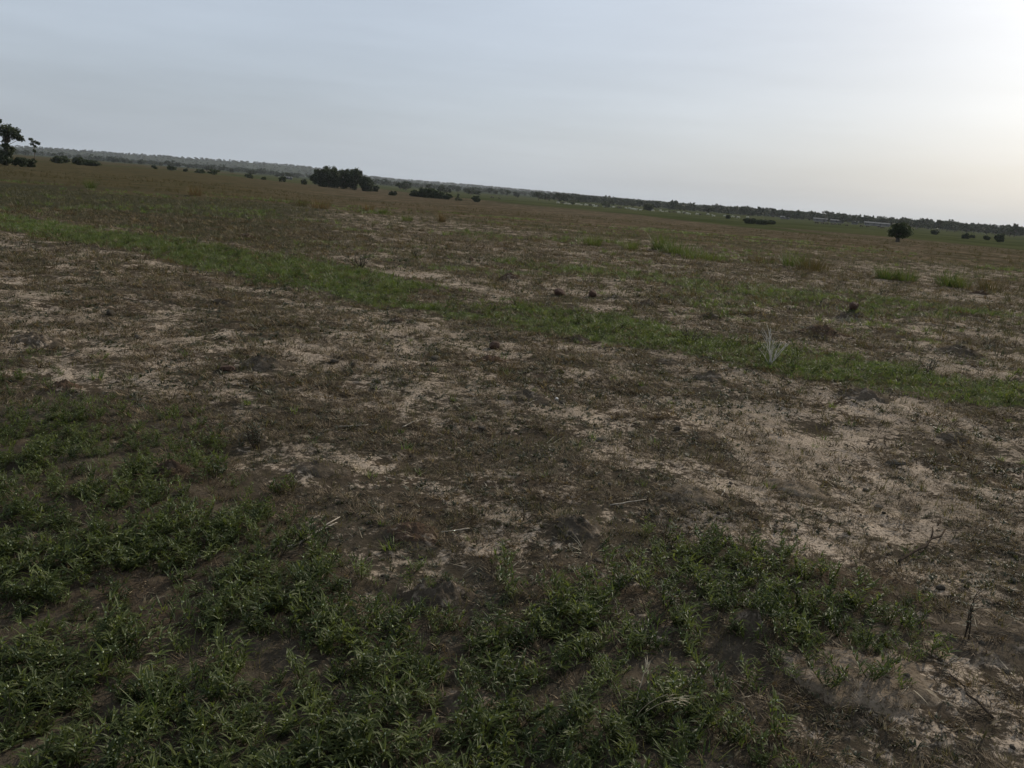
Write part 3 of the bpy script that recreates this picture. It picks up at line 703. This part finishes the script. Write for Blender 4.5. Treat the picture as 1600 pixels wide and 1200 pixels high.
# tall tree at the far left with open branching
s = mpp(10, 150)
cl = [(-17, 46, 13, 7), (-10, 52, 9, 6), (0, 50, 12, 8), (9, 51, 11, 7), (17, 45, 10, 7), (22, 38, 8, 5), (13, 40, 9, 6), (2, 42, 8, 6), (-14, 62, 4, 4), (-22, 40, 9, 5), (-4, 33, 7, 4), (0, 25, 6, 4), (6, 20, 7, 5), (-6, 18, 7, 5), (0, 12, 9, 6), (-10, 8, 9, 6), (9, 8, 9, 5), (5, 47, 12, 8), (14, 49, 10, 6), (20, 42, 8, 5), (3, 30, 7, 5), (-2, 38, 7, 4), (5, 25, 6, 5), (2, 16, 8, 6)]
tree('tall_tree', P3(10, 150), 'tall spreading tree with open branches rising above a thicket', 'tree', 2, 30*s, .85*s, [(a*s*.85, U(-8, 8)*s, (b+(5 if b > 30 else 0))*s, c*s*.8, d*s*.9) for a, b, c, d in cl], .17, 190)
s = mpp(54, 170)
tree('small_tree', P3(54, 170), 'slender small-headed tree behind the thicket by the tall tree', 'tree', 3, 27*s, .6*s, [(a*s, U(-2, 2)*s, b*s, c*s, c*.8*s) for a, b, c in ((-5, 39, 3.4), (-1, 36, 3), (3, 35, 3.6), (7, 34, 3), (-3, 32, 3), (2, 29, 2.4), (0, 22, 2.5))], .13, 90)
def bush(px, d, wpx, hpx, label, seed, group=None, n=None, name='bush', mat='tree_leaf', per=None):
    s = mpp(px, d); w, h = wpx*s, hpx*s; n = n or max(8, int(14*max(1, wpx/hpx)))
    return tree(name, P3(px, d), label, 'bush', seed, h*.25, max(.03, h*.025), ball(seed, n, w, h*1.02, 0), max(.08, s*1.0), per or 170, group, mat)
bush(4, 152, 24, 15, 'dense thicket bush around the foot of the tall tree', 11)
bush(30, 148, 24, 14, 'rounded thicket bush crowding the tall tree', 12)
bush(46, 150, 20, 13, 'outermost lower thicket bush near the tall tree', 13)
bush(94, 260, 27, 11, 'flat dark bush just before the ridge', 14)
bush(122, 255, 22, 11, 'taller of two joined dark bushes before the ridge', 15)
bush(142, 250, 26, 8, 'low sloping bush joined to a taller one', 16)
for i, (px, d, w, h) in enumerate([(241, 330, 10, 5), (268, 320, 19, 6), (289, 330, 9, 4), (312, 300, 20, 6), (334, 300, 24, 8), (388, 300, 15, 7), (412, 340, 9, 4), (442, 330, 13, 8), (475, 300, 10, 8)]):
    bush(px, d, w, h, 'small dark bush dotted along the edge of the dry field', 60+i, 'small bushes at the dry field edge', n=12, per=70)
# big dark thicket: several trees grown together
for i, (px, d, w, h, lb) in enumerate([(499, 290, 30, 24, 'lower left-hand shoulder tree of the big dark thicket'.replace('left-hand ', '')), (514, 288, 34, 31, 'tallest broad tree of the big dark thicket'), (536, 292, 32, 28, 'middle tree of the big dark thicket'),
     (555, 290, 32, 31, 'spiky-topped tree of the big dark thicket'), (573, 287, 22, 22, 'end tree of the big dark thicket stepping down to the pasture')]):
    bush(px, d, w, h, lb, 31+i, n=30, name='thicket_tree', per=260)
bush(586, 330, 14, 9, 'bush trailing off the big dark thicket', 37)
bush(615, 250, 13, 6, 'tiny bush by itself on the brown field edge', 38)
bush(651, 270, 22, 9, 'low wing of the second thicket', 39)
bush(668, 268, 32, 16, 'highest bush of the second thicket', 40, n=30)
bush(684, 266, 24, 11, 'rounded bush sloping down the second thicket', 41)
bush(700, 262, 17, 8, 'brownish end bush of the second thicket', 42)
s = mpp(717, 255); tree('small_tree', P3(717, 255), 'small knobbly tree standing on the green pasture edge', 'tree', 43, 4*s, .5*s, [(a*s, 0, b*s, c*s, c*s*.8) for a, b, c in ((0, 9, 2.2), (-1, 6, 2), (1, 3, 3), (4, 2, 3.4), (-3, 2, 3))], .16, 80)
bush(745, 255, 15, 9, 'compact dark bush next to the small knobbly tree', 44)
s = mpp(895, 420); tree('pasture_tree', P3(896, 420), 'spreading pasture tree among the white cattle', 'tree', 45, 4*s, .6*s, [(a*s, 0, b*s, c*s, c*s*.7) for a, b, c in ((-5, 6, 3), (0, 7, 4), (4, 6, 3.6), (-1, 11, 2.2), (8, 6, 2), (-4, 3, 3), (1, 3, 3))], .25, 90)
s = mpp(947, 410); tree('pasture_tree', P3(947, 410), 'low rounded pasture tree behind resting cattle', 'tree', 46, 4*s, .6*s, [(a*s, 0, b*s, c*s, c*s*.7) for a, b, c in ((-4, 5, 3), (0, 7, 4), (4, 5, 3.6), (6, 3, 2.5), (-1, 4, 4))], .25, 90)
bush(1015, 470, 19, 10, 'large rounded bush standing before the far woodland', 47, n=24)
bush(1140, 330, 9, 5, 'dark little bush on the green pasture', 48)
bush(1175, 230, 24, 8, 'flat-topped bush on the pasture edge', 49)
bush(1194, 228, 24, 7, 'low bush joined to the flat-topped one', 50)
bush(1207, 250, 15, 6, 'dark bush ending the low pasture hedge', 51)
s = mpp(1290, 640); tree('umbrella_tree', P3(1290, 640), 'flat umbrella-crowned tree above the woodland edge', 'tree', 52, 14*s, .5*s, [(a*s, 0, b*s, 3*s, 1.3*s) for a, b in ((-4, 15), (0, 16.5), (4, 15.5), (1, 14.5))], .3, 80, mat='far_leaf')
bush(1463, 300, 12, 7, 'small low bush beyond the lone tree', 53)
bush(1511, 260, 12, 8, 'sprawling low bush on the greyish pasture', 54)
bush(1522, 290, 9, 4, 'tiny bush behind the sprawling one', 55)
bush(1564, 240, 17, 12, 'pyramid-shaped dark bush on the pasture', 56, n=24)
bush(1545, 270, 11, 6, 'pale low bush next to the pyramid-shaped one', 57)
# far trees that can still be told apart
fp = []
for i in range(6):
    random.seed(i+5); t = tree('far_tree', (0, 0, 0), 'far tree', 'tree', 70+i, 1.6, .16, ball(70+i, 12, U(5, 8), U(3.2, 5), 1.), .42, 34, 'far scattered trees', 'far_leaf'); fp.append(t)
lst = []
r = random.Random(4)
for i in range(52): px = r.uniform(600, 1175); lst.append((px, r.uniform(520, 950), r.uniform(.7, 1.35)))
for i in range(70): px = 1180+i*6.1+r.uniform(-3, 3); lst.append((px, r.uniform(600, 760), r.uniform(.8, 1.45)))
for i in range(34): px = r.uniform(170, 490); lst.append((px, r.uniform(700, 900), r.uniform(.5, .8)))
for i, (px, d, sc_) in enumerate(lst):
    o = fp[i] if i < 6 else copy_tree(fp[i % 6]); o.location = P3(px, d); o.rotation_euler.z = r.uniform(0, 6.28); o.scale = (sc_*r.uniform(.9, 1.2), sc_, sc_*r.uniform(.8, 1.1))
    if px < 500: o['label'] = 'dark far tree in the belt below the ridge'; o['group'] = 'tree belt below the ridge'
    elif px < 1178: o['label'] = 'far dark tree on the open pasture behind the cattle'; o['group'] = 'trees behind the cattle'
    else: o['label'] = 'rounded far tree of the woodland edge behind the pale buildings'; o['group'] = 'woodland edge trees'
# the wood itself: a far mass that cannot be counted
def blob(seed):
    return crown_mesh(seed, ball(seed, 9, 9, 6, 0), .8, 14, 'far_leaf')
source('woodland', [blob(90+i) for i in range(4)])
a = []
for (n, az0, az1, d0, d1) in ((3000, -46, 46, 1050, 2300), (5200, -46, 46, 2300, 4200), (700, 3, 46, 690, 1000)):
    an = np.radians(rng.uniform(az0, az1, n)); d = np.sqrt(rng.uniform(d0*d0, d1*d1, n)); a.append(np.stack((d*np.sin(an), d*np.cos(an)), 1))
a = np.vstack(a); k = fbm(a[:, 0], a[:, 1], 260, 3, seed=33) > np.where(np.hypot(a[:, 0], a[:, 1]) < 2200, .40, .2); a = a[k]
scatter('far_woodland', 'woodland', a, rng.uniform(.7, 1.3, len(a)), 'far hazy woodland covering the ridge and the plain', 'woodland', 0., 0.)

# ------------------------------------------------------------------ pale far buildings
def building(px, d, wpx, hpx, label, rz=0.):
    s = mpp(px, d); w, h = wpx*s, hpx*s; x, y, z = P3(px, d); t = empty('low_building', (x, y, z-.2), rz-math.atan2(x, y)); tag(t, label, 'building')
    m = MB(); m.box((-w/2, 0, 0), (w/2, 6, h+.2)); m.build('wall', 'plaster', t)
    m = MB(); m.add([(-w/2-.4, -.5, h+.15), (w/2+.4, -.5, h+.15), (w/2+.4, 3, h+1.0), (-w/2-.4, 3, h+1.0), (w/2+.4, 6.5, h+.15), (-w/2-.4, 6.5, h+.15)], [(0, 1, 2, 3), (3, 2, 4, 5), (0, 3, 5), (1, 4, 2)]); m.build('roof', 'roof_sheet', t)
    n = max(2, int(w/3.2))
    for i in range(n):
        cx = -w/2+(i+.5)*w/n; m = MB()
        if i == n//2: m.box((cx-.45, -.04, .2), (cx+.45, .05, 2.1)); m.build('door', 'opening', t)
        else: m.box((cx-.5, -.04, 1.0), (cx+.5, .05, 1.9)); m.build('window', 'opening', t)
building(1283, 640, 20, 4.2, 'long pale low building before the umbrella tree')
building(1308, 655, 22, 3.6, 'pale grey low building between woodland trees')
building(1372, 630, 36, 4.2, 'longest pale low building near the lone tree', .1)
building(1337, 640, 10, 3.4, 'small pale hut between two long buildings')
building(1228, 650, 14, 2.8, 'short grey building at the woodland edge')
building(452, 620, 9, 2.6, 'small white building in the belt below the ridge')

# ------------------------------------------------------------------ cattle
def cow_mesh(pose, mat):
    """continuous skinned body of a humped cow; pose 0 head up, 1 grazing, 2 lying"""
    zl = -.45 if pose == 2 else 0
    P = [(0, 0, 1.0), (-.35, 0, 1.02), (-.7, 0, 1.05), (.35, 0, 1.03), (.62, 0, 1.08)]; Rr = [.30, .31, .26, .31, .27]; E = [(0, 1), (1, 2), (0, 3), (3, 4)]
    def ad(p, r, j): P.append(p); Rr.append(r); E.append((j, len(P)-1)); return len(P)-1
    ad((.5, 0, 1.38), .12, 4)
    if pose == 1: n = ad((.92, 0, .85), .15, 4); h = ad((1.12, 0, .48), .11, n); ad((1.2, 0, .2), .075, h)
    else: n = ad((.95, 0, 1.3), .15, 4); h = ad((1.2, 0, 1.48), .12, n); ad((1.48, 0, 1.33), .08, h)
    ad((1.12 if pose == 1 else 1.14, .2, P[h][2]+.06), .035, h); ad((1.12 if pose == 1 else 1.14, -.2, P[h][2]+.06), .035, h)
    for s in (-1, 1):
        k = ad((.55, .17*s, .72), .12, 4); k = ad((.58, .17*s, .40), .07, k); k = ad((.56, .17*s, .05), .05, k)
        k = ad((-.66, .17*s, .78), .15, 2); k = ad((-.74, .17*s, .48), .075, k); k = ad((-.68, .17*s, .05), .05, k)
    k = ad((-.95, 0, 1.08), .03, 2); ad((-1.0, 0, .55), .025, k)
    me = bpy.data.meshes.new('cow'); me.from_pydata([(x, y, max(.03, z+zl)) for x, y, z in P], E, [])
    o = bpy.data.objects.new('tmp', me); col.objects.link(o); md = o.modifiers.new('s', 'SKIN'); md.use_smooth_shade = True
    sv = me.skin_vertices[0].data
    for i, q in enumerate(Rr): sv[i].radius = (q, q*.9)
    sv[0].use_root = True; o.modifiers.new('u', 'SUBSURF').levels = 1
    dg = bpy.context.evaluated_depsgraph_get(); me2 = bpy.data.meshes.new_from_object(o.evaluated_get(dg)); bpy.data.objects.remove(o)
    me2.materials.clear(); me2.materials.append(MAT[mat]); return me2, (P[h][0], P[h][2]+zl)
cp = {}
for mt in ('cow_white', 'cow_dark'):
    for pose in (0, 1, 2):
        me, hd = cow_mesh(pose, mt); hm = MB()
        for s in (-1, 1): hm.tube([(hd[0]-.03, .07*s, hd[1]+.06), (hd[0]-.05, .22*s, hd[1]+.2), (hd[0], .25*s, hd[1]+.42)], [.035, .028, .01], 5)
        cp[mt, pose] = (me, hm.mesh('horns', 'horn'))
r = random.Random(12)
def cow(px, d, mt, pose):
    x, y, z = P3(px, d); me, hm = cp[mt, pose]
    o = link(bpy.data.objects.new('cow', me)); o.location = (x, y, z); o.rotation_euler = (0, 0, r.choice((0, math.pi))+r.uniform(-.7, .7)); q = r.uniform(.62, .85); o.scale = (q, q, q)
    link(bpy.data.objects.new('horns', hm), o)
    w = 'white' if mt == 'cow_white' else 'dark'; p = ('standing with head up', 'grazing with head down', 'lying')[pose]
    tag(o, '%s cow %s in the far herd on the green pasture' % (w, p), 'cow', '%s cows %s in the far herd' % (w, p))
for px in [873, 884, 887, 890, 892, 902, 905, 909, 917, 918, 928, 932, 935, 945, 954, 958, 961, 980, 984, 988, 992, 996, 1003, 1013, 1022, 1034, 1036, 1043, 1061, 1063, 1069, 1075, 1078, 1091, 1108, 1116, 1134, 1147, 1156, 1170]:
    cow(px+r.uniform(-1, 1), r.uniform(385, 500), 'cow_white', r.choice((0, 1, 1, 2)))
for px in [880, 924, 936, 952, 967, 970, 1049, 1054, 1071, 1095, 1152, 770, 782]:
    cow(px+r.uniform(-1, 1), r.uniform(395, 440), 'cow_dark', r.choice((0, 1, 1)))
for px in [1278, 1287, 1294, 1302, 1307, 1314, 1325, 1348, 1358, 1376, 1382]:
    cow(px, r.uniform(330, 400), 'cow_dark', 1)

# ------------------------------------------------------------------ haze
m = MB(); m.box((-5600, -5600, -14), (5600, 5600, 58))
hz = NB('haze'); pv = hz.n('VolumePrincipled'); pv.inputs['Density'].default_value = 6e-5; pv.inputs['Color'].default_value = (.86, .92, 1, 1); pv.inputs['Anisotropy'].default_value = .2
hz.l(pv.outputs[0], hz.out.inputs['Volume'])
tag(m.build('haze', 'haze'), 'thin pale haze over the whole plain', 'haze', kind='stuff')
